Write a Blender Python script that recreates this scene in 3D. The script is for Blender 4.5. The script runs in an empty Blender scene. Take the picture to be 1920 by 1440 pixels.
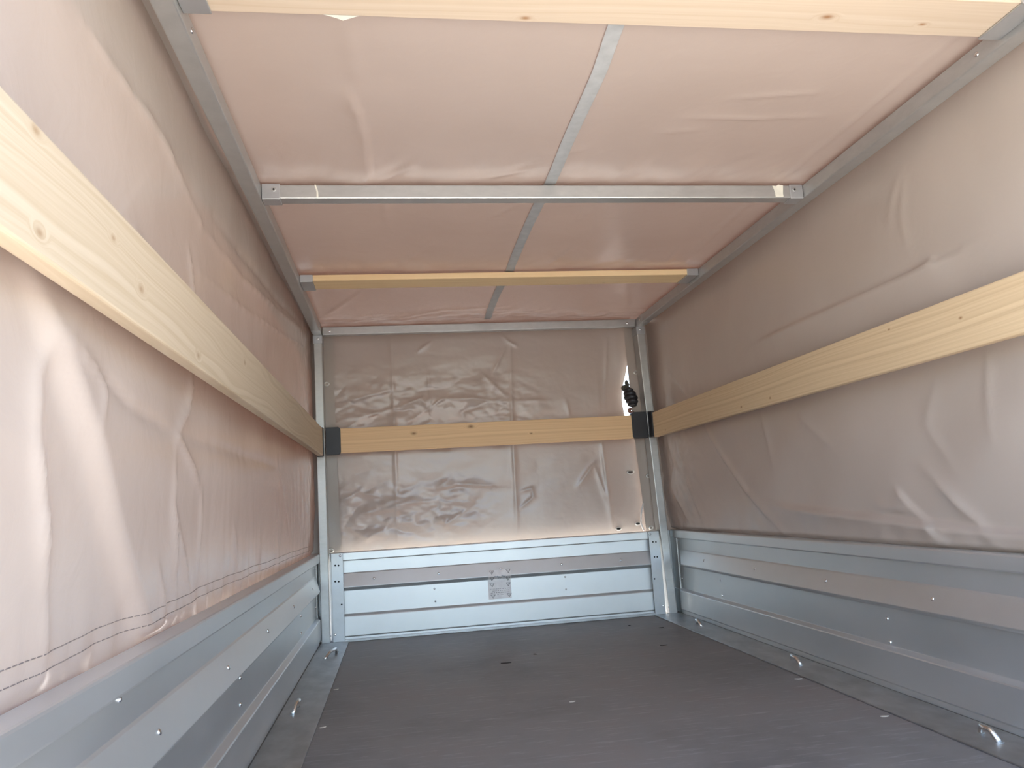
import bpy, math, random
import numpy as np
from mathutils import Vector, Matrix

random.seed(7)
scene = bpy.context.scene
COL = scene.collection

# ------------------------------------------------------------------ camera
CAMX, CAMZ, FPX = 0.292, 0.5084, 1445.7
YAW, PITCH, ROLL = 0.1536, 0.1521, -0.0618
fwd = Vector((math.sin(YAW) * math.cos(PITCH), math.cos(YAW) * math.cos(PITCH), math.sin(PITCH)))
rgt = Vector((math.cos(YAW), -math.sin(YAW), 0))
upv = rgt.cross(fwd)
r2 = math.cos(ROLL) * rgt + math.sin(ROLL) * upv
u2 = -math.sin(ROLL) * rgt + math.cos(ROLL) * upv
cd = bpy.data.cameras.new('camera')
cam = bpy.data.objects.new('camera', cd)
COL.objects.link(cam)
m = Matrix((r2, u2, -fwd)).transposed().to_4x4()
m.translation = Vector((CAMX, 0, CAMZ))
cam.matrix_world = m
cd.sensor_fit = 'HORIZONTAL'
cd.sensor_width = 36
cd.lens = 36 * FPX / 1920
cd.clip_start = 0.02
scene.camera = cam

# ------------------------------------------------------------------ sky, exposure
world = bpy.data.worlds.new('sky')
scene.world = world
world.use_nodes = True
wn = world.node_tree
wn.nodes.clear()
sky = wn.nodes.new('ShaderNodeTexSky')
sky.sky_type = 'NISHITA'
sky.sun_disc = False
sky.sun_elevation = math.radians(60)
sky.sun_rotation = math.radians(-70)
sky.air_density = 1.0
sky.dust_density = 1.5
sky.ozone_density = 1.0
bg = wn.nodes.new('ShaderNodeBackground')
bg.inputs['Strength'].default_value = 0.16
wo = wn.nodes.new('ShaderNodeOutputWorld')
wn.links.new(sky.outputs[0], bg.inputs[0])
wn.links.new(bg.outputs[0], wo.inputs[0])
sl_ = bpy.data.lights.new('sun', 'SUN')
sl_.energy = 5.0
sl_.angle = math.radians(1.0)
sl_.color = (1.0, .955, .89)
sun = bpy.data.objects.new('sun', sl_)
COL.objects.link(sun)
SUN_AZ, SUN_EL = math.radians(-70), math.radians(60)     # azimuth from +Y towards +X
sdir = Vector((math.sin(SUN_AZ) * math.cos(SUN_EL), math.cos(SUN_AZ) * math.cos(SUN_EL), math.sin(SUN_EL)))
sun.rotation_euler = sdir.to_track_quat('Z', 'Y').to_euler()
sun.location = (4, 4, 8)
scene.view_settings.view_transform = 'Standard'
scene.view_settings.look = 'None'
scene.view_settings.gamma = 1
scene.view_settings.use_curve_mapping = False
scene.view_settings.exposure = 2.98

# ------------------------------------------------------------------ dimensions (metres)
W = 1.372            # clear width between the roof rails
ZR = 1.2504          # underside of the roof rails
YP = 3.246           # face of the front posts
YR = 0.50            # open rear end
TB = 0.035           # frame tube
ZB = 0.35            # top of the drop sides
XL, XR = -0.029, 1.453   # inner faces of the side boards
ZT = ZR + TB         # top of the frame
PD = .065            # depth of the corner posts


# ------------------------------------------------------------------ materials
def new_mat(name):
    mt = bpy.data.materials.new(name)
    mt.use_nodes = True
    nt = mt.node_tree
    b = nt.nodes['Principled BSDF']
    return mt, nt, b


def N(nt, kind, **kw):
    n = nt.nodes.new(kind)
    for k, v in kw.items():
        if k in n.inputs:
            n.inputs[k].default_value = v
        else:
            setattr(n, k, v)
    return n


def ramp(nt, fac, stops):
    r = nt.nodes.new('ShaderNodeValToRGB')
    el = r.color_ramp.elements
    while len(el) < len(stops):
        el.new(0.5)
    for e, (p, c) in zip(el, stops):
        e.position = p
        e.color = (*c, 1) if len(c) == 3 else c
    nt.links.new(fac, r.inputs[0])
    return r


def pos_scaled(nt, sc):
    g = nt.nodes.new('ShaderNodeNewGeometry')
    v = nt.nodes.new('ShaderNodeVectorMath')
    v.operation = 'MULTIPLY'
    v.inputs[1].default_value = sc
    nt.links.new(g.outputs['Position'], v.inputs[0])
    return v.outputs[0]


def galvanised(name, colA, colB, rough, scale, streak=(1, 1, 1), bump=0.02, metallic=1.0):
    mt, nt, b = new_mat(name)
    p = pos_scaled(nt, tuple(scale * s for s in streak))
    n1 = N(nt, 'ShaderNodeTexNoise', Scale=1.0, Detail=4.0, Roughness=0.6)
    nt.links.new(p, n1.inputs['Vector'])
    c = ramp(nt, n1.outputs['Fac'], [(0.3, colA), (0.7, colB)])
    nt.links.new(c.outputs[0], b.inputs['Base Color'])
    r = N(nt, 'ShaderNodeMapRange')
    r.inputs['To Min'].default_value = rough * 0.8
    r.inputs['To Max'].default_value = rough * 1.3
    nt.links.new(n1.outputs['Fac'], r.inputs['Value'])
    nt.links.new(r.outputs[0], b.inputs['Roughness'])
    b.inputs['Metallic'].default_value = metallic
    bp = N(nt, 'ShaderNodeBump', Strength=bump, Distance=0.002)
    nt.links.new(n1.outputs['Fac'], bp.inputs['Height'])
    nt.links.new(bp.outputs[0], b.inputs['Normal'])
    return mt


M_tube = galvanised('galvanised_tube', (.43, .43, .415), (.49, .49, .47), .34, 60, (.4, .4, 1), .012, .62)
M_board = galvanised('zinc_sheet', (.65, .665, .655), (.715, .725, .715), .40, 5, (1, .5, 1), .01, .82)
M_plate = galvanised('zinc_plate', (.45, .465, .47), (.52, .535, .54), .34, 14, (1, 1, 1), .01, .7)
M_strip = galvanised('floor_edge_zinc', (.40, .41, .405), (.60, .61, .605), .42, 16, (1, .6, 1), .03)
M_bolt = galvanised('rivet_zinc', (.80, .80, .79), (.86, .86, .85), .22, 30)


def plain(name, col, rough=0.5, metallic=0.0, spec=0.5):
    mt, nt, b = new_mat(name)
    p = pos_scaled(nt, (40, 40, 40))
    n1 = N(nt, 'ShaderNodeTexNoise', Scale=1.0, Detail=3.0)
    nt.links.new(p, n1.inputs['Vector'])
    c = ramp(nt, n1.outputs['Fac'], [(0.25, tuple(x * .88 for x in col)), (0.75, tuple(min(1, x * 1.1) for x in col))])
    nt.links.new(c.outputs[0], b.inputs['Base Color'])
    b.inputs['Roughness'].default_value = rough
    b.inputs['Metallic'].default_value = metallic
    b.inputs['Specular IOR Level'].default_value = spec
    return mt


M_black = plain('black_plastic', (.022, .022, .025), .45)
M_hole = plain('hole_dark', (.01, .01, .01), .9)
M_rope = plain('black_rubber', (.018, .018, .022), .4)
M_olive = plain('olive_rubber', (.07, .07, .05), .5)
M_brown = plain('brown_toggle', (.30, .17, .13), .4)
M_cord = plain('white_cord', (.75, .73, .70), .6)
M_tape = plain('tape', (.80, .78, .66), .6)
M_sticker = plain('sticker_paper', (.93, .88, .85), .5)
M_print = plain('sticker_print', (.06, .055, .055), .6)
M_smudge = plain('sticker_print_grey', (.34, .35, .39), .6)
M_thread = plain('thread', (.22, .18, .16), .8)
M_ground = plain('outdoor_ground', (.55, .51, .46), .9)
M_dim_ground = plain('dimming_ground', (.13, .13, .12), .9)  # for the added dark surround that cuts light reaching the end wall
M_eye = plain('eyelet_ring', (.62, .60, .55), .3, .6)
M_chip_d = plain('dark_chip', (.035, .028, .022), .8)
M_chip_l = plain('pale_chip', (.50, .44, .36), .8)


def tarp_mat(name, col, trans, fac, rough):
    mt, nt, b = new_mat(name)
    p = pos_scaled(nt, (1, 1, 1))
    n0 = N(nt, 'ShaderNodeTexNoise', Scale=2.2, Detail=3.0, Roughness=0.55)
    nt.links.new(p, n0.inputs['Vector'])
    c = ramp(nt, n0.outputs['Fac'], [(0.3, tuple(x * .95 for x in col)), (0.7, tuple(x * 1.04 for x in col))])
    nt.links.new(c.outputs[0], b.inputs['Base Color'])
    b.inputs['Roughness'].default_value = rough
    b.inputs['Specular IOR Level'].default_value = 0.65
    n1 = N(nt, 'ShaderNodeTexNoise', Scale=14.0, Detail=4.0, Roughness=0.5, Distortion=0.6)
    nt.links.new(p, n1.inputs['Vector'])
    n2 = N(nt, 'ShaderNodeTexNoise', Scale=900.0, Detail=1.0)
    nt.links.new(p, n2.inputs['Vector'])
    ma = N(nt, 'ShaderNodeMath', operation='MULTIPLY_ADD')
    ma.inputs[1].default_value = 0.03
    nt.links.new(n2.outputs['Fac'], ma.inputs[0])
    nt.links.new(n1.outputs['Fac'], ma.inputs[2])
    bp = N(nt, 'ShaderNodeBump', Strength=0.22, Distance=0.006)
    nt.links.new(ma.outputs[0], bp.inputs['Height'])
    nt.links.new(bp.outputs[0], b.inputs['Normal'])
    tl = N(nt, 'ShaderNodeBsdfTranslucent')
    tl.inputs['Color'].default_value = (*trans, 1)
    mx = N(nt, 'ShaderNodeMixShader')
    mx.inputs[0].default_value = fac
    nt.links.new(b.outputs[0], mx.inputs[1])
    nt.links.new(tl.outputs[0], mx.inputs[2])
    nt.links.new(mx.outputs[0], nt.nodes['Material Output'].inputs['Surface'])
    return mt


M_tarp = tarp_mat('pvc_tarp', (.425, .373, .323), (.70, .31, .21), .0095, .26)
M_flap = tarp_mat('pvc_flap', (.38, .325, .275), (.5, .36, .28), .012, .36)
M_strap = plain('strap_webbing', (.44, .45, .44), .55)


def wood_mat(name, axis, knots, light=(.86, .68, .46), dark=(.70, .50, .30), seed=0.0, flame=.035, flat=False, kcol=(.30, .16, .075)):
    """pine: grain runs along the axis, knots = [(x, y, z, radius)] in world metres"""
    mt, nt, b = new_mat(name)
    g = nt.nodes.new('ShaderNodeNewGeometry')
    P = g.outputs['Position']
    ktot = None
    for kx, ky, kz, kr in knots:
        s = N(nt, 'ShaderNodeVectorMath', operation='SUBTRACT')
        s.inputs[1].default_value = (kx, ky, kz)
        nt.links.new(P, s.inputs[0])
        sc = N(nt, 'ShaderNodeVectorMath', operation='MULTIPLY')
        sc.inputs[1].default_value = ((.55, 1, 0) if flat else (.55, 0, 1)) if axis == 'x' else (0, .55, 1)
        nt.links.new(s.outputs[0], sc.inputs[0])
        ln = N(nt, 'ShaderNodeVectorMath', operation='LENGTH')
        nt.links.new(sc.outputs[0], ln.inputs[0])
        mr = N(nt, 'ShaderNodeMapRange', interpolation_type='SMOOTHSTEP')
        mr.inputs['From Min'].default_value = kr * 2.3
        mr.inputs['From Max'].default_value = 0
        nt.links.new(ln.outputs['Value'], mr.inputs['Value'])
        if ktot is None:
            ktot = mr.outputs[0]
        else:
            mxn = N(nt, 'ShaderNodeMath', operation='MAXIMUM')
            nt.links.new(ktot, mxn.inputs[0])
            nt.links.new(mr.outputs[0], mxn.inputs[1])
            ktot = mxn.outputs[0]
    st = (1.1, 9, 9) if axis == 'x' else (9, 1.1, 9)
    off = N(nt, 'ShaderNodeVectorMath', operation='ADD')
    off.inputs[1].default_value = (seed, seed * 1.7, seed * .6)
    nt.links.new(P, off.inputs[0])
    v = N(nt, 'ShaderNodeVectorMath', operation='MULTIPLY')
    v.inputs[1].default_value = st
    nt.links.new(off.outputs[0], v.inputs[0])
    n1 = N(nt, 'ShaderNodeTexNoise', Scale=1.0, Detail=2.0)
    nt.links.new(v.outputs[0], n1.inputs['Vector'])
    sep = N(nt, 'ShaderNodeSeparateXYZ')
    nt.links.new(P, sep.inputs[0])
    # phase = z + flame*noise (+ knot swirl)
    a1 = N(nt, 'ShaderNodeMath', operation='MULTIPLY_ADD')
    a1.inputs[1].default_value = flame * 2
    nt.links.new(n1.outputs['Fac'], a1.inputs[0])
    nt.links.new(sep.outputs['Y' if flat else 'Z'], a1.inputs[2])
    ph = a1.outputs[0]
    if ktot is not None:
        a2 = N(nt, 'ShaderNodeMath', operation='MULTIPLY_ADD')
        a2.inputs[1].default_value = .03
        nt.links.new(ktot, a2.inputs[0])
        nt.links.new(ph, a2.inputs[2])
        ph = a2.outputs[0]
    mu = N(nt, 'ShaderNodeMath', operation='MULTIPLY')
    mu.inputs[1].default_value = 110
    nt.links.new(ph, mu.inputs[0])
    sn = N(nt, 'ShaderNodeTexNoise', noise_dimensions='1D', Scale=1.0, Detail=2.5, Roughness=.6)
    nt.links.new(mu.outputs[0], sn.inputs['W'])
    # fine fibres
    v2 = N(nt, 'ShaderNodeVectorMath', operation='MULTIPLY')
    v2.inputs[1].default_value = tuple(3 if x < 2 else 260 for x in st)
    nt.links.new(P, v2.inputs[0])
    n2 = N(nt, 'ShaderNodeTexNoise', Scale=1.0, Detail=3.0)
    nt.links.new(v2.outputs[0], n2.inputs['Vector'])
    mrr = N(nt, 'ShaderNodeMapRange')
    mrr.inputs['From Min'].default_value = .3
    mrr.inputs['From Max'].default_value = .72
    mrr.inputs['To Min'].default_value = 0
    mrr.inputs['To Max'].default_value = .42
    nt.links.new(sn.outputs[0], mrr.inputs['Value'])
    ad = N(nt, 'ShaderNodeMath', operation='MULTIPLY_ADD')
    ad.inputs[1].default_value = .42
    nt.links.new(n2.outputs['Fac'], ad.inputs[0])
    nt.links.new(mrr.outputs[0], ad.inputs[2])
    cr = ramp(nt, ad.outputs[0], [(0.12, light), (0.72, dark)])
    colr = cr.outputs[0]
    if ktot is not None:
        pw = N(nt, 'ShaderNodeMath', operation='POWER')
        pw.inputs[1].default_value = 3.5
        nt.links.new(ktot, pw.inputs[0])
        mx = N(nt, 'ShaderNodeMix', data_type='RGBA')
        mx.inputs[7].default_value = (*kcol, 1)
        nt.links.new(pw.outputs[0], mx.inputs[0])
        nt.links.new(colr, mx.inputs[6])
        colr = mx.outputs[2]
    nt.links.new(colr, b.inputs['Base Color'])
    b.inputs['Roughness'].default_value = .55
    b.inputs['Specular IOR Level'].default_value = .35
    bp = N(nt, 'ShaderNodeBump', Strength=.12, Distance=.001)
    nt.links.new(n2.outputs['Fac'], bp.inputs['Height'])
    nt.links.new(bp.outputs[0], b.inputs['Normal'])
    return mt


def floor_mat():
    mt, nt, b = new_mat('phenolic_plywood')
    p = pos_scaled(nt, (1, 1, 1))
    n1 = N(nt, 'ShaderNodeTexNoise', Scale=2.5, Detail=5.0, Roughness=.65)
    nt.links.new(p, n1.inputs['Vector'])
    c1 = ramp(nt, n1.outputs['Fac'], [(.32, (.15, .138, .128)), (.52, (.20, .184, .17)), (.70, (.205, .172, .155))])
    ps = pos_scaled(nt, (9, 60, 1))
    n2 = N(nt, 'ShaderNodeTexNoise', Scale=1.0, Detail=6.0, Roughness=.75)
    nt.links.new(ps, n2.inputs['Vector'])
    m2 = ramp(nt, n2.outputs['Fac'], [(.54, (0, 0, 0)), (.74, (1, 1, 1))])
    mx = N(nt, 'ShaderNodeMix', data_type='RGBA')
    mx.inputs[7].default_value = (.36, .33, .31, 1)
    sc = N(nt, 'ShaderNodeMath', operation='MULTIPLY')
    sc.inputs[1].default_value = .75
    nt.links.new(m2.outputs[0], sc.inputs[0])
    nt.links.new(sc.outputs[0], mx.inputs[0])
    nt.links.new(c1.outputs[0], mx.inputs[6])
    nt.links.new(mx.outputs[2], b.inputs['Base Color'])
    b.inputs['Roughness'].default_value = .52
    ch = N(nt, 'ShaderNodeTexChecker', Scale=420.0)
    nt.links.new(p, ch.inputs['Vector'])
    bp = N(nt, 'ShaderNodeBump', Strength=.10, Distance=.0006)
    nt.links.new(ch.outputs['Fac'], bp.inputs['Height'])
    nt.links.new(bp.outputs[0], b.inputs['Normal'])
    return mt


M_floor = floor_mat()


# ------------------------------------------------------------------ mesh helpers
class MB:
    def __init__(s):
        s.v, s.f = [], []

    def add(s, verts, faces):
        o = len(s.v)
        s.v += [tuple(map(float, p)) for p in verts]
        s.f += [tuple(i + o for i in f) for f in faces]
        return s

    def box(s, x0, x1, y0, y1, z0, z1):
        return s.hexa([(x0, y0, z0), (x1, y0, z0), (x1, y1, z0), (x0, y1, z0),
                       (x0, y0, z1), (x1, y0, z1), (x1, y1, z1), (x0, y1, z1)])

    def hexa(s, p):
        return s.add(p, [(3, 2, 1, 0), (4, 5, 6, 7), (0, 1, 5, 4), (1, 2, 6, 5), (2, 3, 7, 6), (3, 0, 4, 7)])

    def loft(s, rings, closed=True, caps=True):
        n = len(rings[0])
        vs = [p for r in rings for p in r]
        fs = []
        for i in range(len(rings) - 1):
            for j in range(n if closed else n - 1):
                k = (j + 1) % n
                fs.append((i * n + j, i * n + k, (i + 1) * n + k, (i + 1) * n + j))
        if caps and closed:
            fs.append(tuple(range(n))[::-1])
            fs.append(tuple(range((len(rings) - 1) * n, len(rings) * n)))
        return s.add(vs, fs)

    def tube(s, path, r, seg=10):
        path = [Vector(p) for p in path]
        rings = []
        up = Vector((0, 0, 1))
        for i, p in enumerate(path):
            t = (path[min(i + 1, len(path) - 1)] - path[max(i - 1, 0)]).normalized()
            a = t.cross(up)
            if a.length < 1e-3:
                a = t.cross(Vector((1, 0, 0)))
            a.normalize()
            b = t.cross(a).normalized()
            rr = r[i] if isinstance(r, (list, tuple)) else r
            rings.append([p + rr * (math.cos(2 * math.pi * k / seg) * a + math.sin(2 * math.pi * k / seg) * b) for k in range(seg)])
        return s.loft(rings)

    def disc(s, c, n, r, h, dome=False, seg=12, sx=1.0):
        """short cylinder or dome, standing on the surface point c with outward normal n"""
        c, n = Vector(c), Vector(n).normalized()
        a = n.cross(Vector((0, 0, 1)))
        if a.length < 1e-3:
            a = Vector((1, 0, 0))
        a.normalize()
        b = n.cross(a)
        prof = [(1, -.002 / max(h, 1e-6)), (1, .25), (.8, .7), (.45, .95), (.05, 1)] if dome else [(1, -.001 / h), (1, .85), (.88, 1), (.05, 1)]
        rings = [[c + n * (h * q) + r * k * (sx * math.cos(2 * math.pi * j / seg) * a + math.sin(2 * math.pi * j / seg) * b) for j in range(seg)] for k, q in prof]
        return s.loft(rings)

    def ring(s, c, n, R, r, sx=1.0, seg=16, rs=6):
        c, n = Vector(c), Vector(n).normalized()
        a = n.cross(Vector((0, 0, 1)))
        if a.length < 1e-3:
            a = Vector((1, 0, 0))
        a.normalize()
        b = n.cross(a)
        rings = []
        for j in range(seg):
            th = 2 * math.pi * j / seg
            d = (sx * math.cos(th) * a + math.sin(th) * b)
            rings.append([c + d * (R + r * math.cos(2 * math.pi * k / rs)) + n * r * math.sin(2 * math.pi * k / rs) for k in range(rs)])
        rings.append(rings[0])
        return s.loft(rings, caps=False)

    def build(s, name, mat, parent=None, bevel=0, smooth=False, base=None):
        me = bpy.data.meshes.new(name)
        vs = np.array(s.v)
        if parent is not None:
            org = np.array(world_loc(parent))
            loc = (0, 0, 0)
        else:
            lo, hi = vs.min(0), vs.max(0)
            org = np.array(base) if base else np.array([(lo[0] + hi[0]) / 2, (lo[1] + hi[1]) / 2, lo[2]])
            loc = tuple(org)
        me.from_pydata([tuple(p) for p in vs - org], [], s.f)
        me.update()
        me.materials.append(mat)
        o = bpy.data.objects.new(name, me)
        COL.objects.link(o)
        o.parent = parent
        o.location = loc
        WL[o.name] = tuple(org)
        if smooth:
            me.polygons.foreach_set('use_smooth', [True] * len(me.polygons))
        if bevel:
            bv = o.modifiers.new('edge', 'BEVEL')
            bv.width = bevel
            bv.segments = 2
            bv.limit_method = 'ANGLE'
            bv.angle_limit = math.radians(40)
        return o


WL = {}


def world_loc(o):
    return WL[o.name]


def tag(o, label, cat, group=None, kind=None):
    o['label'] = label
    o['category'] = cat
    if group:
        o['group'] = group
    if kind:
        o['kind'] = kind
    return o


def thing(name, loc, label, cat, group=None, kind=None):
    o = bpy.data.objects.new(name, None)
    o.empty_display_size = .05
    COL.objects.link(o)
    o.location = loc
    WL[o.name] = tuple(loc)
    return tag(o, label, cat, group, kind)


# ------------------------------------------------------------------ cloth helpers
_perm = np.random.RandomState(11).permutation(512)


def perlin(x, y):
    xi, yi = np.floor(x).astype(int), np.floor(y).astype(int)
    xf, yf = x - xi, y - yi
    u, v = xf ** 3 * (xf * (xf * 6 - 15) + 10), yf ** 3 * (yf * (yf * 6 - 15) + 10)

    def g(ix, iy, dx, dy):
        h = _perm[(_perm[ix & 511] + iy) & 511] * (2 * np.pi / 512) * 7
        return np.cos(h) * dx + np.sin(h) * dy
    n00, n10 = g(xi, yi, xf, yf), g(xi + 1, yi, xf - 1, yf)
    n01, n11 = g(xi, yi + 1, xf, yf - 1), g(xi + 1, yi + 1, xf - 1, yf - 1)
    return (n00 * (1 - u) + n10 * u) * (1 - v) + (n01 * (1 - u) + n11 * u) * v


def fbm(x, y, o=3):
    return sum(perlin(x * 2 ** k + 17 * k, y * 2 ** k + 5 * k) / 2 ** k for k in range(o))


def poly_dist(U, V, pl):
    d = np.full(U.shape, 9.0)
    side = np.zeros(U.shape)
    par = np.zeros(U.shape)
    seg = [math.hypot(q[0] - p[0], q[1] - p[1]) for p, q in zip(pl[:-1], pl[1:])]
    tot, run, i = sum(seg), 0.0, 0
    for (a, b), (c, e) in zip(pl[:-1], pl[1:]):
        dx, dy = c - a, e - b
        L2 = dx * dx + dy * dy
        t = np.clip(((U - a) * dx + (V - b) * dy) / L2, 0, 1)
        px, py = U - a - t * dx, V - b - t * dy
        dd = np.hypot(px, py)
        s = np.sign(dx * py - dy * px)
        k = dd < d
        d = np.where(k, dd, d)
        side = np.where(k, s, side)
        par = np.where(k, (run + t * seg[i]) / tot, par)
        run += seg[i]
        i += 1
    return d, side, par


def creases(U, V, items):
    """items: (polyline, height, width, kind); ridge = sharp fold, step = one-sided flop of the cloth"""
    H = np.zeros(U.shape)
    wob = 1 + .55 * perlin(U * 17 + 3, V * 17 + 8)
    for pl, a, w, kind in items:
        d, s, t = poly_dist(U, V, pl)
        fade = np.sqrt(np.clip(np.sin(np.pi * np.clip(t, .03, .97)), 0, 1)) if kind != 'step' else np.clip(t * 5 + .1, 0, 1)
        a = a * fade * (wob if kind == 'ridge' else 1.0)
        w = w * (.55 if kind == 'ridge' else 1.0)
        if kind == 'ridge':
            H += a * np.exp(-(d / w)) * (1 / (1 + (d / (2.5 * w)) ** 2))
        elif kind == 'soft':
            H += a * np.exp(-(d / w) ** 2)
        else:
            H += a * np.where(s > 0, np.exp(-(d / w)), np.exp(-(d / (w * .16)) ** 2))
    return H


def sheet(fn, us, vs, name, mat, parent, keep=None):
    """fn(U, V) -> X, Y, Z arrays"""
    U, V = np.meshgrid(us, vs, indexing='ij')
    X, Y, Z = fn(U, V)
    nu, nv = U.shape
    mb = MB()
    mb.v = list(map(tuple, np.stack([X.ravel(), Y.ravel(), Z.ravel()], 1).tolist()))
    mb.f = [(i * nv + j, (i + 1) * nv + j, (i + 1) * nv + j + 1, i * nv + j + 1)
            for i in range(nu - 1) for j in range(nv - 1) if keep is None or keep(U[i, j], V[i, j])]
    return mb.build(name, mat, parent, smooth=True)


# ================================================================== THE SETTING
# unseen ground outside: sunlit paving, with dark surround added to dim the end wall
tag(MB().box(-5.5, 7, -3.0, 7, -.66, -.6).build('pavement', M_ground), 'pale sunlit paving outside around the trailer', 'pavement', kind='structure')
tag(MB().box(-40, 40, -40, 40, -.85, -.662).build('ground', M_dim_ground), 'unseen dark ground added beyond the pale paving to dim the end wall', 'ground', kind='structure')

# plywood floor
fl = MB().box(-.07, 1.495, YR, 3.325, -.018, 0).build('floor', M_floor)
tag(fl, 'dark brown non-slip plywood trailer floor with pale scuffs', 'floor', kind='structure')

# ---- left tarp wall
LC = [
    ([(.779, .781), (.827, .722), (.941, .618), (1.039, .517), (1.198, .362)], .018, .17, 'step'),
    ([(.827, .711), (.807, .66), (.807, .594), (.836, .523), (.857, .439), (.87, .365)], .010, .035, 'ridge'),
    ([(.844, .709), (.937, .687), (.96, .67), (.94, .626)], .006, .018, 'ridge'),
    ([(.876, .703), (1.088, .661), (1.284, .652)], -.005, .022, 'ridge'),
    ([(1.432, .774), (1.383, .698), (1.316, .655)], .010, .022, 'ridge'),
    ([(1.285, .649), (1.349, .638), (1.497, .569)], .008, .02, 'ridge'),
    ([(1.383, .655), (1.82, .657), (2.429, .658)], -.006, .025, 'ridge'),
    ([(1.306, .625), (1.296, .536), (1.328, .468), (1.34, .385)], .007, .02, 'ridge'),
    ([(1.317, .524), (1.384, .454), (1.444, .379)], .007, .022, 'ridge'),
    ([(1.511, .569), (1.524, .427)], .005, .018, 'ridge'),
    ([(2.394, .677), (2.495, .574), (2.646, .463)], .006, .02, 'ridge'),
    ([(1.222, .448), (1.26, .368)], .006, .018, 'ridge'),
    ([(1.813, .5), (1.87, .396)], .005, .02, 'ridge'),
    ([(2.149, .475), (2.168, .356)], .006, .02, 'ridge'),
    ([(1.071, .921), (1.212, .896), (1.432, .846)], .006, .02, 'ridge'),
    ([(1.407, .997), (1.459, .879)], .006, .014, 'ridge'),
    ([(1.488, 1.074), (1.931, 1.095), (3.073, 1.222)], .007, .025, 'ridge'),
    ([(1.612, 1.137), (2.148, 1.17), (3.243, 1.26)], -.007, .025, 'ridge'),
    ([(1.487, .975), (1.975, 1.025), (3.188, 1.174)], .006, .022, 'ridge'),
    ([(.9, 1.10), (1.2, 1.12), (1.49, 1.08)], .006, .03, 'ridge'),
]


def left_x(U, V):
    # U = y, V = z ; positive h = towards the inside
    h = creases(U, V, LC)
    h += .008 * fbm(U * 2.2 + 3, V * 2.6 + 9, 2)
    # tight vertical gathers towards the front bottom corner
    k = np.clip((U - 1.3) / 1.6, 0, 1) * np.clip((.74 - V) / .25, 0, 1)
    h += k * .005 * np.abs(perlin(U * 15 + 2 * V, V * 2.2 + 4)) * 2
    # gathers at the hem
    k2 = np.clip((.46 - V) / .1, 0, 1)
    h += k2 * .006 * perlin(U * 16, V * 3)
    kk = np.clip((U - 2.75) / .45, 0, 1)
    h += kk * .008 * (np.abs(fbm(U * 9 + 1, V * 9, 3)) - .15)
    base = -.052 - .016 * np.sin(np.clip((U - YR) / (YP - YR), 0, 1) * np.pi) - .012 * np.clip((.6 - V) / .25, 0, 1)
    x = base + h
    # the boards hold the cloth back
    lim = np.where(V < ZB + .004, -.069, -.031)
    lim = np.where(V > ZR - .02, -.040, lim)
    soft = .004
    return lim - soft * np.log1p(np.exp((lim - x) / soft)) * 1.0


yL = np.unique(np.concatenate([np.arange(YR, 1.6, .008), np.arange(1.6, 3.395, .009)]))
zL = np.arange(.30, 1.316, .0075)
wall_l = thing('wall_left', (-.055, 1.8, .30), 'creased beige tarpaulin side wall behind the heavily foreshortened plank', 'tarpaulin wall', kind='structure')
sheet(lambda U, V: (left_x(U, V), U, V), yL, zL, 'tarp_sheet', M_tarp, wall_l)
for zz in (.371, .388):
    ys = np.arange(.62, 3.22, .012)
    hz = zz + .004 * perlin(ys * 5, ys * 0 + 2.5)
    xs = left_x(ys, hz)
    mb = MB()
    for i in range(0, len(ys) - 1):
        mb.tube([(xs[i] + .0004, ys[i], hz[i]), (xs[i] * .3 + xs[i + 1] * .7 + .0004, ys[i] * .3 + ys[i + 1] * .7, hz[i])], .0007, 4)
    mb.build('stitch_line', M_thread, wall_l)
# corner flap that folds round the front left post
fv = np.linspace(.335, 1.285, 60)
flap = sheet(lambda U, V: (-.11 + U * (.15 + .012 * np.clip((1.0 - V) / .7, 0, 1)), 3.318 + .003 * perlin(U * 3, V * 6), V), np.linspace(0, 1, 14), fv, 'corner_flap', M_flap, wall_l)
for z in (1.053, .358):
    MB().ring((.010, 3.315, z), (0, -1, 0), .0075, .003, 1.25).build('eyelet', M_eye, flap, smooth=True)

# ---- right tarp wall
RC = [
    ([(1.583, 1.084), (1.559, 1.144), (1.515, 1.2)], .003, .02, 'ridge'),
    ([(1.531, 1.012), (1.532, 1.099), (1.504, 1.182)], .003, .02, 'ridge'),
    ([(2.329, .966), (1.94, .963), (1.528, .958), (1.46, .962)], .016, .06, 'step'),
    ([(3.087, 1.017), (3.014, .968), (2.911, .872)], .006, .012, 'ridge'),
    ([(2.793, .757), (2.668, .62), (2.508, .496), (2.281, .353)], .012, .022, 'ridge'),
    ([(2.37, .461), (2.261, .439), (1.923, .416), (1.668, .4), (1.461, .387), (1.2, .38)], .018, .05, 'step'),
    ([(2.341, .745), (2.306, .562)], .006, .03, 'ridge'),
    ([(1.723, .492), (1.679, .445), (1.6, .395)], .010, .03, 'step'),
    ([(1.611, .527), (1.508, .444), (1.424, .377)], .010, .03, 'ridge'),
    ([(1.357, .737), (1.38, .627), (1.384, .571)], .004, .025, 'ridge'),
    ([(3.197, .74), (3.139, .627), (3.241, .511)], .010, .018, 'ridge'),
    ([(3.081, .718), (3.027, .552), (2.945, .395)], .009, .014, 'ridge'),
    ([(3.206, .511), (3.071, .382)], .008, .018, 'ridge'),
    ([(2.125, .719), (1.963, .606)], .006, .03, 'ridge'),
    ([(1.815, .446), (1.682, .432)], .006, .02, 'ridge'),
    ([(1.524, .707), (1.581, .62), (1.509, .522)], .004, .03, 'ridge'),
]


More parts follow.
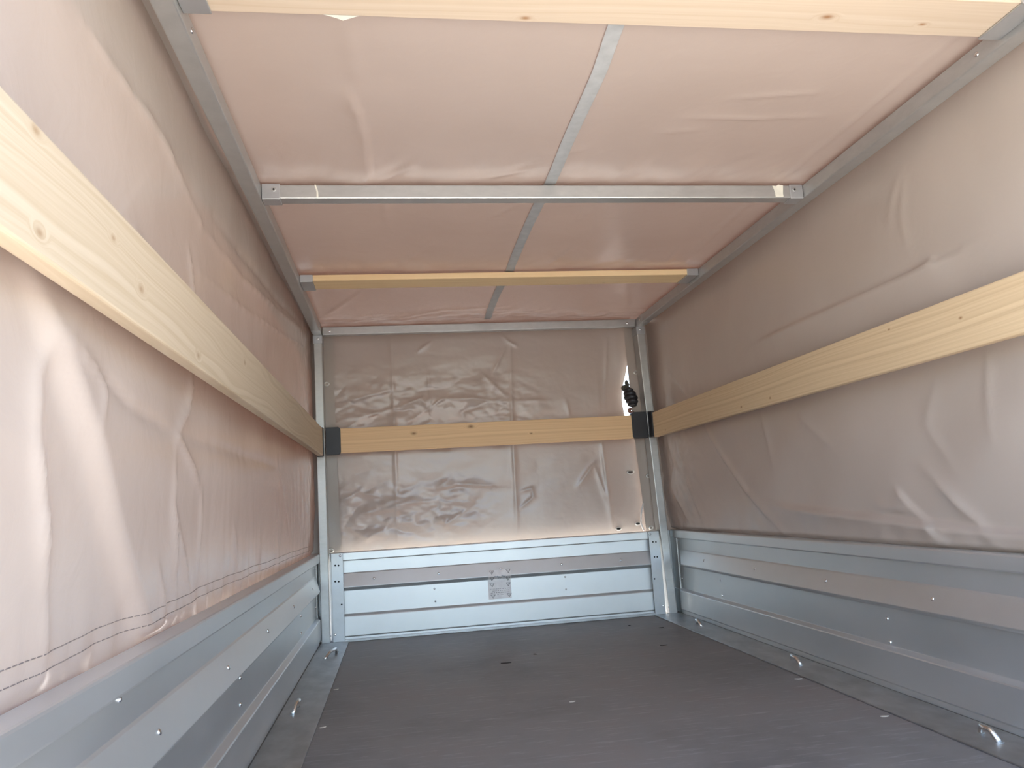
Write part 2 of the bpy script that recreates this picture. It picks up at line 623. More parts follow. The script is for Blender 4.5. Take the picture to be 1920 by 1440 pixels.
def right_x(U, V):
    h = creases(U, V, RC)
    h += .010 * fbm(U * 2.0 + 31, V * 2.4 + 2, 2)
    k = np.clip((.74 - V) / .15, 0, 1)
    h += k * .010 * perlin(U * 4.5 + V * 4 + 5, V * 5)
    kk = np.clip((U - 2.8) / .4, 0, 1) * np.clip((1.05 - V) / .3, 0, 1)
    h += kk * .012 * (np.abs(fbm(U * 9 + 7, V * 8, 3)) - .12)
    k2 = np.clip((.44 - V) / .07, 0, 1)
    h += k2 * .005 * perlin(U * 14 + 3, V * 5)
    base = 1.436 + .014 * np.sin(np.clip((U - YR) / (YP - YR), 0, 1) * np.pi) + .03 * np.clip((1.1 - V) / .7, 0, 1)
    x = -(base - h)
    lim = np.where(V < ZB + .004, -1.492, -1.419 - .02 * np.clip((.9 - V) / .3, 0, 1))
    soft = .008
    x = lim - soft * np.log1p(np.exp((lim - x) / soft))
    return -x


wall_r = thing('wall_right', (1.46, 1.8, .30), 'broad grey-beige tarpaulin side wall behind the plank on the right', 'tarpaulin wall', kind='structure')
sheet(lambda U, V: (right_x(U, V), U, V), np.arange(YR, 3.395, .009), zL, 'tarp_sheet', M_tarp, wall_r)


def rflap_left(V):
    return np.interp(V, [.352, .758, .8765, 1.239], [1.360, 1.343, 1.341, 1.3355])


flap = sheet(lambda U, V: (rflap_left(V) + U * (1.535 - rflap_left(V)), 3.319 + .002 * perlin(U * 3, V * 7), V), np.linspace(0, 1, 14), fv, 'corner_flap', M_flap, wall_r)
for x, z in ((1.373, 1.053), (1.390, .587), (1.382, .362)):
    MB().ring((x, 3.315, z), (0, -1, 0), .0068, .003, 1.25).build('eyelet', M_eye, flap, smooth=True)

# ---- front tarp wall
FC = [
    ([(.284, 1.244), (.288, .928), (.282, .36)], .005, .016, 'ridge'),
    ([(.813, 1.203), (.8, .866), (.796, .553), (.792, .362)], .007, .018, 'ridge'),
    ([(.441, 1.095), (.445, .905)], .004, .014, 'ridge'),
    ([(1.26, 1.215), (1.224, .887)], .005, .016, 'ridge'),
    ([(1.197, .759), (1.203, .632), (1.214, .373)], .009, .018, 'ridge'),
    ([(1.076, .56), (1.156, .658)], .009, .02, 'ridge'),
    ([(.078, .975), (.169, .995), (.284, 1.022)], .006, .018, 'ridge'),
    ([(.304, .943), (.405, .978), (.442, .929)], .008, .018, 'ridge'),
    ([(.475, .975), (.631, .968), (.789, .946)], .007, .02, 'ridge'),
    ([(.677, 1.078), (.782, .97)], .007, .018, 'ridge'),
    ([(.805, .953), (.974, .946)], .007, .018, 'ridge'),
    ([(.398, 1.184), (.463, 1.23)], .005, .016, 'ridge'),
    ([(.788, 1.188), (.725, 1.076)], .005, .014, 'ridge'),
    ([(.783, 1.245), (.806, 1.22), (.84, 1.20)], .006, .014, 'ridge'),
    ([(.051, .56), (.134, .592), (.274, .546)], 0.0054, 0.021, 'ridge'),
    ([(.064, .5), (.153, .501), (.288, .523)], 0.0048, 0.021, 'ridge'),
    ([(.078, .447), (.157, .398), (.247, .436)], 0.0054, 0.025, 'ridge'),
    ([(.288, .53), (.447, .536)], 0.0048, 0.021, 'ridge'),
    ([(.444, .483), (.488, .435), (.582, .49)], 0.0060, 0.025, 'ridge'),
    ([(.455, .535), (.622, .518)], 0.0048, 0.021, 'ridge'),
    ([(.449, .581), (.542, .599), (.688, .583)], .008, .03, 'step'),
    ([(.812, .552), (.868, .564), (.873, .526), (.815, .483)], .007, .012, 'ridge'),
    ([(.449, .581), (.521, .638)], 0.0036, 0.018, 'ridge'),
    ([(.059, .846), (.128, .888)], .005, .016, 'ridge'),
    ([(.166, .91), (.296, .943)], .007, .018, 'ridge'),
    ([(1.048, .943), (1.059, .878)], .006, .016, 'ridge'),
    ([(1.156, .65), (1.2, .49)], .006, .014, 'ridge'),
    ([(.347, .878), (.514, .981)], .006, .018, 'ridge'),
]
FWALL_Y = 3.345


def front_right_edge(V):
    return 1.375 - np.interp(V, [.80, .84, .93, .99, 1.05, 1.09, 1.12], [0, .058, .062, .056, .038, .030, 0])


def front_y(U, V):
    h = creases(U, V, FC)
    band = np.exp(-((V - .95) / .12) ** 2) * np.clip((1.0 - U) / .2, 0, 1) + np.exp(-((V - .5) / .12) ** 2) * np.clip((.75 - U) / .2, 0, 1)
    h += (.12 + band) * .016 * (np.abs(fbm(U * 4.2 + 3 + V * 2.5, V * 7.5 + 1 - U * 1.5, 4)) - .2)
    h += .008 * fbm(U * 2.5, V * 3 + 40, 2)
    h += .010 * np.clip((U - 1.1) / .2, 0, 1) * perlin(U * 8, V * 4 + 2)
    # the loose right edge is pushed outwards by the gap
    h -= .028 * np.clip((U - 1.20) / .14, 0, 1) * np.exp(-((V - .965) / .10) ** 2)
    y = FWALL_Y - np.clip(h, -.05, .020)
    y = np.where(V < ZB + .01, np.maximum(y, FWALL_Y - .012), y)
    return y


def front_pt(U, V):
    t = U / 1.36
    x = -.12 + (front_right_edge(V) + .12) * t
    return x, front_y(x, V), V


wall_f = thing('wall_front', (.64, 3.32, .32), 'wrinkled shiny tarpaulin end wall with square fold marks', 'tarpaulin wall', kind='structure')
sheet(front_pt, np.linspace(0, 1.36, 280), np.arange(.32, 1.316, .0052), 'tarp_sheet', M_tarp, wall_f)
for i, (x, z) in enumerate(((1.318, .610), (1.331, .382), (1.242, .366))):
    yy = float(front_y(np.array([x]), np.array([z]))[0]) - .0055
    e = MB().ring((x, yy, z), (0, -1, 0), .0085 if i == 0 else .006, .0024, 1.7).build('eyelet', M_eye, wall_f, smooth=True)
    MB().box(x - .010, x + .008, yy - .0045, yy, z - .0028, z + .0028).build('turn_slot', M_hole, e)

# ---- roof tarp
CC = [
    ([(.224, 1.374), (.246, 1.5), (.255, 1.651), (.247, 1.78)], .009, .02, 'step'),
    ([(.239, 1.1), (.24, 1.373)], .004, .03, 'ridge'),
    ([(.282, 1.85), (.292, 2.128)], .005, .02, 'ridge'),
    ([(.643, 1.66), (.682, 1.644)], .005, .010, 'ridge'),
    ([(.71, 1.644), (.755, 1.62)], .005, .010, 'ridge'),
    ([(.913, 1.482), (1.117, 1.476), (1.249, 1.459)], .005, .014, 'ridge'),
    ([(1.308, 1.793), (1.32, 1.556), (1.33, 1.1)], .006, .012, 'ridge'),
    ([(1.303, 2.5), (1.30, 1.9)], .006, .012, 'ridge'),
    ([(.289, 1.78), (.359, 1.696)], .006, .018, 'ridge'),
    ([(.853, 1.78), (.888, 1.657)], .006, .018, 'ridge'),
    ([(.524, 1.78), (.666, 1.709)], .006, .018, 'ridge'),
    ([(.316, 2.48), (.425, 2.26)], .006, .02, 'ridge'),
    ([(.818, 2.5), (.885, 2.304)], .006, .02, 'ridge'),
    ([(1.234, 2.475), (1.24, 2.317)], .005, .014, 'ridge'),
    ([(.042, 3.077), (.185, 2.779)], .008, .016, 'ridge'),
    ([(.265, 3.19), (.497, 3.072), (.766, 3.048)], .008, .02, 'ridge'),
    ([(.562, 2.086), (.646, 1.952)], .004, .014, 'ridge'),
    ([(.832, 2.115), (.851, 1.976)], .004, .014, 'ridge'),
    ([(1.0, 1.40), (1.2, 1.36)], .004, .012, 'ridge'),
    ([(.9, 1.55), (1.0, 1.53)], .004, .012, 'ridge'),
]
BARS = (1.04, 1.789, 2.512, 3.246)


def roof_z(U, V):
    # U = x, V = y : positive h = sags downwards
    h = .7 * creases(U, V, CC) + .005 * fbm(U * 2 + 5, V * 2 + 11, 2)
    # sags between the bars, lifted over them, with tight folds right behind each bar
    span = np.zeros(U.shape)
    for a, b in zip((YR,) + BARS[:-1], BARS):
        t = np.clip((V - a) / (b - a), 0, 1)
        span = np.maximum(span, np.sin(np.pi * t) ** .45 * ((V >= a) & (V <= b)))
    h = h - .013 * span * np.sin(np.clip((U + .03) / (W + .06), 0, 1) * np.pi) ** .4
    for yb in BARS[1:]:
        k = np.exp(-((yb - .05 - V) / .09) ** 2)
        h += k * (.012 * np.abs(perlin(U * 5 + yb * 3, V * 4)) + .004 * np.abs(perlin(U * 17 + V * 6, V * 9)))
    kend = np.exp(-((3.17 - V) / .07) ** 2)
    h += kend * .010 * (np.abs(fbm(U * 5 + 2, V * 14, 3)) - .1)
    z = ZT + .008 - h
    edge = np.maximum(0, np.maximum(-.100 - U, U - 1.495)) + np.maximum(0, V - 3.385)
    # stay above the frame
    over = np.zeros(U.shape, bool)
    for yb, w in ((1.04, .09), (1.789, .045), (2.512, .115), (3.246, .05)):
        over |= (V > yb - .012) & (V < yb + w)
    over |= (U < .012) | (U > W - .012)
    z = np.where(over, np.maximum(z, ZT + .002), np.maximum(z, ZT - .020))
    return z - edge * .8


ceil = thing('ceiling', (W / 2, 1.8, 1.29), 'pinkish beige tarpaulin roof with a grey strap down the middle', 'tarpaulin roof', kind='structure')
sheet(lambda U, V: (U, V, roof_z(U, V)), np.arange(-.14, 1.545, .0085), np.arange(YR, 3.42, .0085), 'tarp_sheet', M_tarp, ceil)
mb = MB()
ys = np.arange(YR + .01, 3.23, .02)
rows = []
for y in ys:
    xs = np.linspace(.684, .713, 4) - (.012 if y < 1.3 else 0) * (1.3 - y) / .2
    zz = np.full(4, roof_z(xs, np.full(4, y)).min()) - .0025
    rows.append([(float(x), float(y), float(z)) for x, z in zip(xs, zz)])
mb.loft(rows, closed=False)
mb.build('strap', M_strap, ceil, smooth=True)

# ================================================================== FRAME
fg = 'galvanised tarp frame'


def tube_box(*a, **k):
    return MB().box(*a)


# roof rails
for s, (x0, x1), lab in ((0, (-TB, 0), 'galvanised roof rail running above the heavily foreshortened side plank'),
                         (1, (W, W + TB), 'galvanised roof rail along the top of the broad right side wall')):
    r = thing('roof_rail', ((x0 + x1) / 2, 1.8, ZR), lab, 'rail', fg)
    MB().box(x0, x1, YR, YP + TB, ZR, ZT).build('tube', M_tube, r, bevel=.003)
    xi = 0 if s == 0 else W
    nx = 1 if s == 0 else -1
    for y in (1.165, 3.19):
        MB().disc((xi, y, ZR + .018), (nx, 0, 0), .005, .0025, True).build('rivet', M_bolt, r, smooth=True)
    # saddle sleeve near the corner
    MB().box(x0 - .001, x1 + .0012, 3.16, 3.21, ZR - .0012, ZT + .0008).build('corner_sleeve', M_tube, r, bevel=.001)

# metal crossbar
cb = thing('roof_crossbar', (W / 2, 1.80, ZR), 'galvanised square tube roof crossbar with a torn pale sticker', 'crossbar', fg)
y0 = 1.789
MB().box(.004, W - .004, y0, y0 + TB, ZR, ZT).build('tube', M_tube, cb, bevel=.003)
for xa, xb, xs in ((.001, .043, .029), (1.335, W - .001, 1.347)):
    e = MB().box(xa, xb, y0 - .003, y0 + TB + .003, ZR - .0025, ZT + .001).build('end_bracket', M_plate, cb, bevel=.0015)
    MB().disc((xs, y0 - .003, ZR + .021), (0, -1, 0), .0055, .0025).build('screw', M_tube, e)
    MB().disc((xs, y0 - .0054, ZR + .021), (0, -1, 0), .0026, .0006).build('screw_socket', M_hole, e)
mb = MB()
pts = [(1.288, 1.2835), (1.298, 1.281), (1.304, 1.2862), (1.318, 1.2840), (1.315, 1.262), (1.316, 1.2525), (1.294, 1.2525), (1.293, 1.268)]
mb.loft([[(x, y0 - .0004, z) for x, z in pts], [(x, y0 - .0014, z) for x, z in pts]])
mb.build('torn_sticker', M_tape, cb)
mb = MB()
pts = [(.1225, 1.2845), (.126, 1.2845), (.1305, 1.268), (.1315, 1.2525), (.127, 1.2525), (.127, 1.267)]
mb.loft([[(x, y0 - .0004, z) for x, z in pts], [(x, y0 - .0012, z) for x, z in pts]])
mb.build('tape_sliver', M_tape, cb)

# end wall top bar
eb = thing('roof_crossbar', (W / 2, YP + .017, ZR), 'galvanised top bar along the head of the wrinkled end wall', 'crossbar', fg)
MB().box(.002, W - .002, YP, YP + TB, ZR, ZT).build('tube', M_tube, eb, bevel=.003)
for x in (.033, 1.331):
    MB().disc((x, YP, ZR + .016), (0, -1, 0), .0055, .0025, True).build('rivet', M_bolt, eb, smooth=True)

# wooden roof slats
M_wood_roof_a = wood_mat('pine_roof_slat_a', 'x', [(.52, 1.1, 1.26, .006), (1.02, 1.07, 1.26, .008), (1.2, 1.08, 1.26, .005)], light=(.60, .50, .385), dark=(.53, .42, .30), seed=3.3, flat=True)
M_wood_roof_b = wood_mat('pine_roof_slat_b', 'x', [(1.05, 2.6, 1.26, .005)], light=(.88, .67, .385), dark=(.78, .56, .30), seed=8.1, flat=True)
for (ya, yb, mt, lab) in ((1.015, 1.110, M_wood_roof_a, 'pale pine roof slat closest to the trailer opening'),
                          (2.512, 2.612, M_wood_roof_b, 'pine roof slat between the metal crossbar and the end wall')):
    sl = thing('roof_slat', (W / 2, (ya + yb) / 2, 1.2655), lab, 'slat', 'wooden roof slats')
    MB().box(.004, W - .004, ya, yb, 1.2655, 1.2895 - .004).build('plank', mt, sl, bevel=.0015)
    for xa, xb, xw in ((.001, .042, 0), (W - .042, W - .001, W)):
        MB().box(xa, xb, ya - .004, yb + .001, 1.2610, 1.2648).box(xa, xb, ya - .0045, ya - .0005, 1.2610, ZT).build('end_bracket', M_plate, sl, bevel=.001)
    if ya < 2:
        mb = MB()
        pts = [(.205, 1.108), (.225, 1.116), (.235, 1.122), (.25, 1.114), (.262, 1.108)]
        mb.loft([[(x, y, 1.2655) for x, y in pts], [(x, y, 1.2672) for x, y in pts]])
        mb.build('splinter', M_tape, sl)

# posts
def sloped_post(name, xt, xb, lab, outward):
    p = thing(name, ((xb + outward * TB / 2), YP + .017, 0), lab, 'post', fg)
    def X(z):
        return xb + (xt - xb) * z / ZR
    def hx(z, a, b):
        xs = sorted((X(z) + outward * a, X(z) + outward * b))
        return xs
    a0, a1 = hx(0.002, 0, TB)
    b0, b1 = hx(ZR - .004, 0, TB)
    MB().hexa([(a0, YP, .002), (a1, YP, .002), (a1, YP + PD, .002), (a0, YP + PD, .002),
               (b0, YP, ZR - .004), (b1, YP, ZR - .004), (b1, YP + PD, ZR - .004), (b0, YP + PD, ZR - .004)]).build('tube', M_tube, p, bevel=.003)
    c0, c1 = hx(ZR - .015, -.0016, TB + .0016)
    d0, d1 = hx(ZR, -.0016, TB + .0016)
    h = MB().hexa([(c0, YP - .0016, ZR - .035), (c1, YP - .0016, ZR - .035), (c1, YP + PD + .001, ZR - .035), (c0, YP + PD + .001, ZR - .035),
                   (d0, YP - .0016, ZR), (d1, YP - .0016, ZR), (d1, YP + PD + .001, ZR), (d0, YP + PD + .001, ZR)]).build('head_socket', M_plate, p, bevel=.001)
    MB().disc((X(ZR) + outward * .016, YP - .0016, ZR - .015), (0, -1, 0), .005, .0025, True).build('rivet', M_bolt, h, smooth=True)
    MB().disc((X(.03) - outward * .0, YP + .004, .03), (-outward, 0, 0), .004, .003, True).build('rivet', M_bolt, p, smooth=True)
    return p


sloped_post('corner_post', 0.0, .0053, 'upright galvanised corner post meeting the foreshortened side plank', -1)
sloped_post('corner_post', W, 1.4086, 'leaning galvanised corner post beside the gap in the end wall', 1)

# ================================================================== PLANKS
M_wood_l = wood_mat('pine_side_left', 'y', [(0, .683, .761, .006), (0, .949, .788, .007), (0, .855, .818, .005), (0, 1.587, .819, .006), (0, 1.219, .760, .006), (0, .67, .848, .006)], light=(.58, .48, .35), dark=(.475, .37, .245), seed=1.2, flame=.06, kcol=(.36, .25, .15))
M_wood_r = wood_mat('pine_side_right', 'y', [(1.392, 1.3275, .811, .0035), (1.392, 2.13, .767, .004), (1.392, 2.327, .766, .004), (1.392, 1.547, .839, .003), (1.392, 3.05, .765, .004)], light=(.70, .545, .345), dark=(.545, .395, .235), seed=5.7, flame=.02)
M_wood_f = wood_mat('pine_front', 'x', [(.3665, 3.25, .819, .0075), (.607, 3.25, .8368, .009), (.865, 3.25, .7952, .004)], light=(.86, .60, .335), dark=(.72, .47, .25), seed=9.4, flame=.02)


def side_plank(x_in, out, z0, z1, yend, mat, lab):
    p = thing('side_plank', (x_in + out * .011, 1.8, z0), lab, 'plank', 'lath planks along the tarp walls')
    xa, xb = sorted((x_in, x_in + out * .022))
    MB().box(xa, xb, YR + .02, yend, z0, z1).build('plank', mat, p, bevel=.003)
    return p


pl = side_plank(-.003, -1, .7415, .8555, 3.205, M_wood_l, 'long pine plank seen steeply foreshortened, with flame grain and knots')
MB().box(-.028, .0005, 3.206, 3.222, .738, .858).build('end_cap', M_black, pl, bevel=.003)['label'] = 'thin black plastic end cap'
pr = side_plank(1.392, 1, .7485, .8560, 3.195, M_wood_r, 'long straight-grained pine plank along the broad right tarp wall')
pr_cap = MB().box(1.386, 1.4225, YP - .006, YP - .001, .752, .867)
pr_cap.box(1.389, 1.4225, 3.196, YP - .001, .752, .862)
pr_cap.build('end_cap', M_black, pr, bevel=.002)['label'] = 'black plastic end cap'

pf = thing('front_plank', (.69, YP + .012, .752), 'short knotty pine plank across the end wall with black ends', 'plank', 'lath planks along the tarp walls')
MB().box(.03, 1.355, YP + .004, YP + .024, .752, .8535).build('plank', M_wood_f, pf, bevel=.002)


def rounded_plate(x0, x1, z0, z1, y0, y1, rl, rr):
    pts = []
    for cx, cz, r, a0 in ((x1 - rr, z0 + rr, rr, -90), (x1 - rr, z1 - rr, rr, 0), (x0 + rl, z1 - rl, rl, 90), (x0 + rl, z0 + rl, rl, 180)):
        for k in range(6):
            a = math.radians(a0 + 18 * k)
            pts.append((cx + r * math.cos(a), cz + r * math.sin(a)))
    return MB().loft([[(x, y1, z) for x, z in pts], [(x, y0, z) for x, z in pts]])


rounded_plate(.0065, .066, .747, .860, YP - .001, YP + .026, .002, .012).build('end_bracket', M_black, pf, bevel=.001)
rounded_plate(1.314, 1.3815, .751, .867, YP - .001, YP + .026, .012, .002).build('end_bracket', M_black, pf, bevel=.001)

# ================================================================== DROP SIDES
# profile: (inward offset from the rim plane, z); 0 = rim face, negative = recessed
PROF = [(-.016, .318), (-.016, .268), (-.013, .264), (.008, .212), (.006, .208), (-.015, .199), (-.016, .196), (-.016, .106), (-.002, .099), (-.0005, .096), (-.0005, .022), (-.006, .018), (-.006, .003), (-.034, .003), (-.034, .318)]


def side_board(xf, inw, lab, rib_y, dot_pairs, extra):
    b = thing('drop_side', (xf - inw * .02, 1.8, 0), lab, 'drop side', 'zinc drop sides')
    mb = MB()
    ya, yb = YR + .01, 3.312
    # two stations near the front end let the rib taper into the sheet
    r0 = [(xf + inw * o, ya, z) for o, z in PROF]
    r1 = [(xf + inw * o, 3.155 if .199 < z < .266 else 3.20, z) for o, z in PROF]
    r2_ = [(xf + inw * min(o, -.016) if .197 < z < .268 else xf + inw * o, 3.222, z) for o, z in PROF]
    rb = [(xf + inw * (min(o, -.016) if z > .197 else min(o, -.010)), 3.242, z) for o, z in PROF]
    r3 = [(p[0], yb, p[2]) for p in rb]
    mb.loft([r0, r1, r2_, rb, r3])
    mb.build('panel', M_board, b, bevel=.0012)
    xa, xb = sorted((xf, xf - inw * .038))
    xc, xd = sorted((xf - inw * .010, xf - inw * .038))
    MB().box(xa, xb, ya, 3.243, .3155, ZB).box(xc, xd, 3.243, 3.312, .3155, ZB).build('top_rim', M_board, b, bevel=.004)
    xa, xb = sorted((xf - inw * .012, xf - inw * .034))
    MB().box(xa, xb, 3.243, 3.311, .003, .3155).build('end_stile', M_tube, b, bevel=.002)
    nrib = Vector((inw, 0, .40)).normalized()
    for y, z in rib_y:
        o = -.013 + (.264 - z) / .052 * .021
        MB().disc((xf + inw * o, y, z), nrib, .0048, .0028, True, 10).build('rivet', M_bolt, b, smooth=True)
    for y, z in dot_pairs:
        MB().disc((xf - inw * .016, y, z), (inw, 0, 0), .005, .004, True, 10).build('rivet', M_bolt, b, smooth=True)
    for y, z in extra:
        MB().disc((xf - inw * .016, y, z), (inw, 0, 0), .004, .004, True, 10).build('rivet', M_bolt, b, smooth=True)
    return b


side_board(XL, 1, 'zinc drop side with a folded rib below the creased stitched tarp hem', [(y, .238) for y in (2.99, 2.47, 2.0, 1.556, 1.133, .70)],
           [(2.735, .178), (2.735, .122), (1.73, .186), (1.73, .133)], [(1.02, .306), (3.19, .30), (3.2, .15)])
side_board(XR, -1, 'zinc drop side with a folded rib under the broad right tarp wall', [(y, .240) for y in (2.93, 2.493, 2.055, 1.616, 1.178)],
           [(2.815, .175), (2.815, .119), (1.812, .170), (1.812, .114)], [(3.225, .305), (3.22, .147)])

# front board
fb = thing('front_board', (.69, 3.27, 0), 'bright bluish zinc front board with ribs and a warning sticker', 'board', 'zinc drop sides')
YF = 3.258
mb = MB()
mb.loft([[(.0195, YF - o, z) for o, z in PROF], [(1.386, YF - o, z) for o, z in PROF]])
mb.build('panel', M_board, fb, bevel=.0012)
MB().box(.012, 1.392, YF, YF + .04, .3155, ZB).build('top_rim', M_board, fb, bevel=.004)
MB().box(-.062, .020, 3.313, 3.317, .0005, ZB - .004).build('corner_light_seal', M_plate, fb, bevel=.001)  # added plate that keeps outside light out of the corner slit
MB().box(1.380, 1.487, 3.313, 3.317, .0005, ZB - .004).build('corner_light_seal', M_plate, fb, bevel=.001)  # same added light stop behind the leaning post
MB().box(.05, 1.37, YF - .010, YF + .005, .0008, .010).build('bottom_flange', M_strip, fb, bevel=.001)
for x0, x1, holes, riv in ((.0155, .062, ((.0312, .3015), (.0438, .3006), (.0296, .2387), (.0432, .2377), (.0523, .1474)), ((.0511, .338), (.0243, .0342))),
                           (1.3455, 1.392, ((1.3616, .3044), (1.3747, .3036), (1.363, .2415), (1.3748, .2407), (1.3546, .1508)), ((1.352, .338), (1.3819, .0383)))):
    ep = MB().box(x0, x1, YF - .0125, YF - .0095, .004, ZB - .001).build('end_plate', M_plate, fb, bevel=.001)
    for x, z in holes:
        MB().disc((x, YF - .0125, z), (0, -1, 0), .0036, .0004).build('bolt_hole', M_hole, ep)
    for x, z in riv:
        MB().disc((x, YF - .0125, z), (0, -1, 0), .0048, .003, True).build('rivet', M_bolt, ep, smooth=True)
for x in (.1818, .4441, .7018, .9593, 1.2181):
    MB().disc((x, YF + .0025, .238), (0, -1, .4), .0056, .0042, True, 10).build('rivet', M_bolt, fb, smooth=True)
for x, z in ((.426, .1275), (.9744, .1342), (.424, .1783), (.974, .1850)):
    MB().disc((x, YF + .016, z), (0, -1, 0), .0046, .004, True, 10).build('rivet', M_bolt, fb, smooth=True)

# warning sticker on the front board
SX0, SX1, SZ1, SZ0 = .6465, .7420, .236, .1175


def stick_y(z):
    o = np.interp(z, [.106, .196, .199, .208, .212, .264], [-.016, -.016, -.015, .006, .008, -.013])
    return YF - float(o)


def SP(u, v, d):
    x = SX0 + (SX1 - SX0) * u
    z = SZ1 + (SZ0 - SZ1) * v
    return (x, stick_y(z) - d, z)


vs_ = [0, .1, .19, .205, .235, .25, .30, .33, .5, .75, 1]
mb = MB()
mb.loft([[SP(0, v, .0013), SP(1, v, .0013), SP(1, v, .0004), SP(0, v, .0004)] for v in vs_])
stk = mb.build('warning_sticker', M_sticker)
tag(stk, 'pale warning sticker with small triangles on the front board', 'sticker')
mb = MB()


def stroke(u0, v0, u1, v1, w):
    du, dv = u1 - u0, (v1 - v0) * 1.24
    L = math.hypot(du, dv)
    nu, nv = -dv / L * w, du / L * w / 1.24
    mb.add([SP(u0 + nu, v0 + nv, .0019), SP(u1 + nu, v1 + nv, .0019), SP(u1 - nu, v1 - nv, .0019), SP(u0 - nu, v0 - nv, .0019)], [(0, 1, 2, 3)])


for u, v in ((.16, .075), (.17, .30), (.175, .52), (.19, .91), (.885, .065), (.875, .33), (.885, .53), (.90, .90)):
    a, h = .095, .060
    stroke(u - a, v - h, u, v + h, .008)
    stroke(u, v + h, u + a, v - h, .010)
    stroke(u - a, v - h, u + a, v - h, .005)
    stroke(u, v - h * .6, u, v + h * .25, .008)
rs = random.Random(3)
for v, u0, u1 in ((.66, .08, .95), (.725, .17, .90), (.79, .10, .95), (.855, .38, .64)):
    u = u0
    while u < u1:
        w = rs.uniform(.02, .06)
        stroke(u, v, min(u + w, u1), v, .009)
        u += w + rs.uniform(.015, .05)
mb.build('print', M_print, stk)
mb = MB()
for k in range(26):
    u, v = rs.uniform(.26, .78), rs.uniform(.20, .30)
    stroke(u, v, u + rs.uniform(.02, .06), v + rs.uniform(-.01, .01), .012)
mb.build('grey_print', M_smudge, stk)

# ================================================================== FLOOR STRIPS, HOOKS
for xa, xb, lab in ((-.032, .076, 'galvanised floor edge strip beside the foreshortened zinc drop side'),
                    (1.341, 1.456, 'scratched galvanised floor edge strip along the right-hand drop side')):
    tag(MB().box(xa, xb, YR, 3.248, .0004, .004).build('edge_strip', M_strip, bevel=.001), lab, 'metal strip', 'floor edge strips')


def hook(x, y, dx, dy, h, lab, r=.0055):
    """bent lashing loop: two feet in the strip, bowed rod between them, leaning inwards"""
    t = thing('lashing_loop', (x, y, .004), lab, 'lashing loop', 'lashing loops on the floor strips')
    pts = []
    for k in range(13):
        a = k / 12
        s = math.sin(a * math.pi)
        pts.append((x + dx * a + .010 * s * (1 if x < .7 else -1), y + dy * a, .003 + h * min(1, s * 1.35)))
    MB().tube(pts, r, 10).build('rod', M_bolt, t, smooth=True)
    for p in (pts[0], pts[-1]):
        MB().disc((p[0], p[1], .004), (0, 0, 1), .0075, .0012).build('collar', M_tube, t)
    return t


hook(.014, 2.905, .032, .125, .018, 'bent rod lashing loop at the front corner by the upright post')
hook(.002, 2.155, .003, .075, .024, 'bent rod lashing loop beside the foreshortened drop side, nearer the opening')
hook(1.404, 2.885, .012, .07, .018, 'bent rod lashing loop near the leaning corner post')
hook(1.402, 2.145, .012, .07, .018, 'middle bent rod lashing loop on the right-hand strip')
hook(1.400, 1.402, .010, .06, .020, 'bent rod lashing loop on the right-hand strip closest to the opening')

# ================================================================== SMALL THINGS
# coiled black cable at the gap
cab = thing('coiled_cable', (1.325, 3.30, .87), 'bunched black cable poking through the gap in the end wall', 'cable')
for k, (cx, cz, R) in enumerate(((1.326, .970, .025), (1.330, .954, .031), (1.334, .937, .034), (1.337, .920, .030), (1.338, .905, .022))):
    MB().ring((cx, 3.296 - .002 * (k % 2), cz), (.22, .12, 1), R * .50, R * .38, 1.15, 18, 8).build('coil', M_rope, cab, smooth=True)
MB().ring((1.322, 3.322, .984), (.1, -.9, .3), .0095, .0085, 1.2, 16, 8).build('cable_loop', M_olive, cab, smooth=True)
MB().tube([(1.330, 3.326, .984), (1.333, 3.328, 1.000), (1.330, 3.330, 1.012), (1.332, 3.333, 1.022)], [.006, .010, .009, .004], 10).build('cable_end', M_olive, cab, smooth=True)
MB().ring((1.341, 3.325, .882), (.2, -.9, .3), .009, .007, 1.3, 16, 8).build('toggle', M_brown, cab, smooth=True)

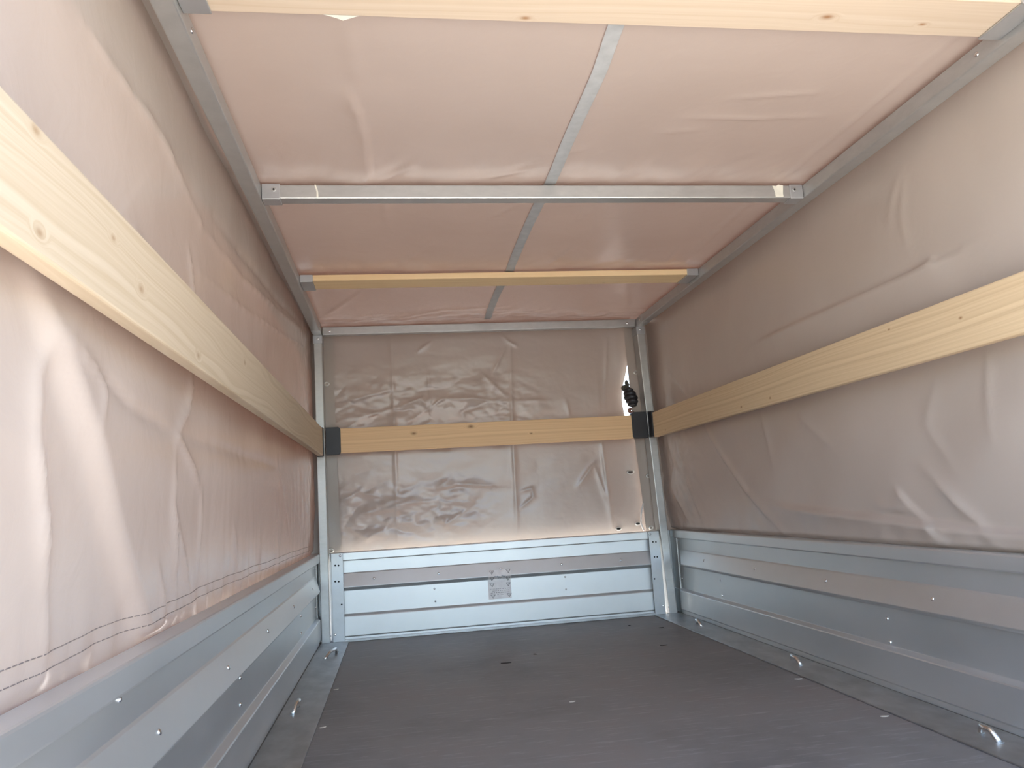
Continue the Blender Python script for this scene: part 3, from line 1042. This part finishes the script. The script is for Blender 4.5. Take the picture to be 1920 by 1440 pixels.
# white cord
pts = [(1.368, 3.330, .505), (1.360, 3.323, .475), (1.348, 3.318, .445), (1.340, 3.315, .415), (1.337, 3.313, .385), (1.343, 3.310, .362), (1.347, 3.308, .3515)]
fine = []
for i in range(len(pts) - 1):
    for k in range(4):
        fine.append(tuple(Vector(pts[i]).lerp(Vector(pts[i + 1]), k / 4)))
tag(MB().tube(fine + [pts[-1]], .0035, 8).build('tarp_cord', M_cord, smooth=True), 'white cord hanging below the plank beside the leaning post', 'cord')


def chip(x, y, L, w, ang, mat, lab, h=.0015, bend=.2):
    mb = MB()
    ca, sa = math.cos(ang), math.sin(ang)
    rings = []
    for k in range(6):
        t = k / 5 - .5
        px, py = t * L, bend * L * (t * t - .25)
        ww = w * (1 - (2 * t) ** 2 * .7)
        r = []
        for q, z in ((-ww, 0), (ww, 0), (ww * .6, h), (-ww * .6, h)):
            lx, ly = px, py + q
            r.append((x + ca * lx - sa * ly, y + sa * lx + ca * ly, z + .0002))
        rings.append(r)
    mb.loft(rings)
    tag(mb.build('wood_chip', mat), lab, 'chip', 'chips on the plywood floor')


chip(.614, 2.568, .034, .007, -.1, M_chip_d, 'dark flat chip on the middle of the far floor')
chip(1.268, 2.950, .022, .004, .2, M_chip_d, 'curled dark chip near the front end of the right-hand strip')
chip(1.160, 2.614, .026, .004, .1, M_chip_d, 'thin dark chip on the floor a little nearer than the curled one')
chip(1.174, 3.060, .008, .006, 1.2, M_chip_d, 'tiny dark speck on the floor close to the front board')
chip(.725, 2.663, .006, .008, .9, M_chip_d, 'tiny dark speck behind the dark flat chip')
chip(.708, 2.016, .016, .0035, .1, M_chip_l, 'pale sliver on the middle of the floor')
chip(1.322, 2.013, .020, .004, -.3, M_chip_l, 'pale sliver against the right-hand strip, the farther one')
chip(1.318, 1.636, .018, .004, -.2, M_chip_l, 'pale sliver against the right-hand strip, the nearer one')
chip(.091, 2.417, .016, .004, .4, M_chip_l, 'pale sliver beside the floor strip on the foreshortened side, farther one')
chip(.091, 2.016, .016, .004, .3, M_chip_l, 'pale sliver beside the floor strip on the foreshortened side, nearer one')
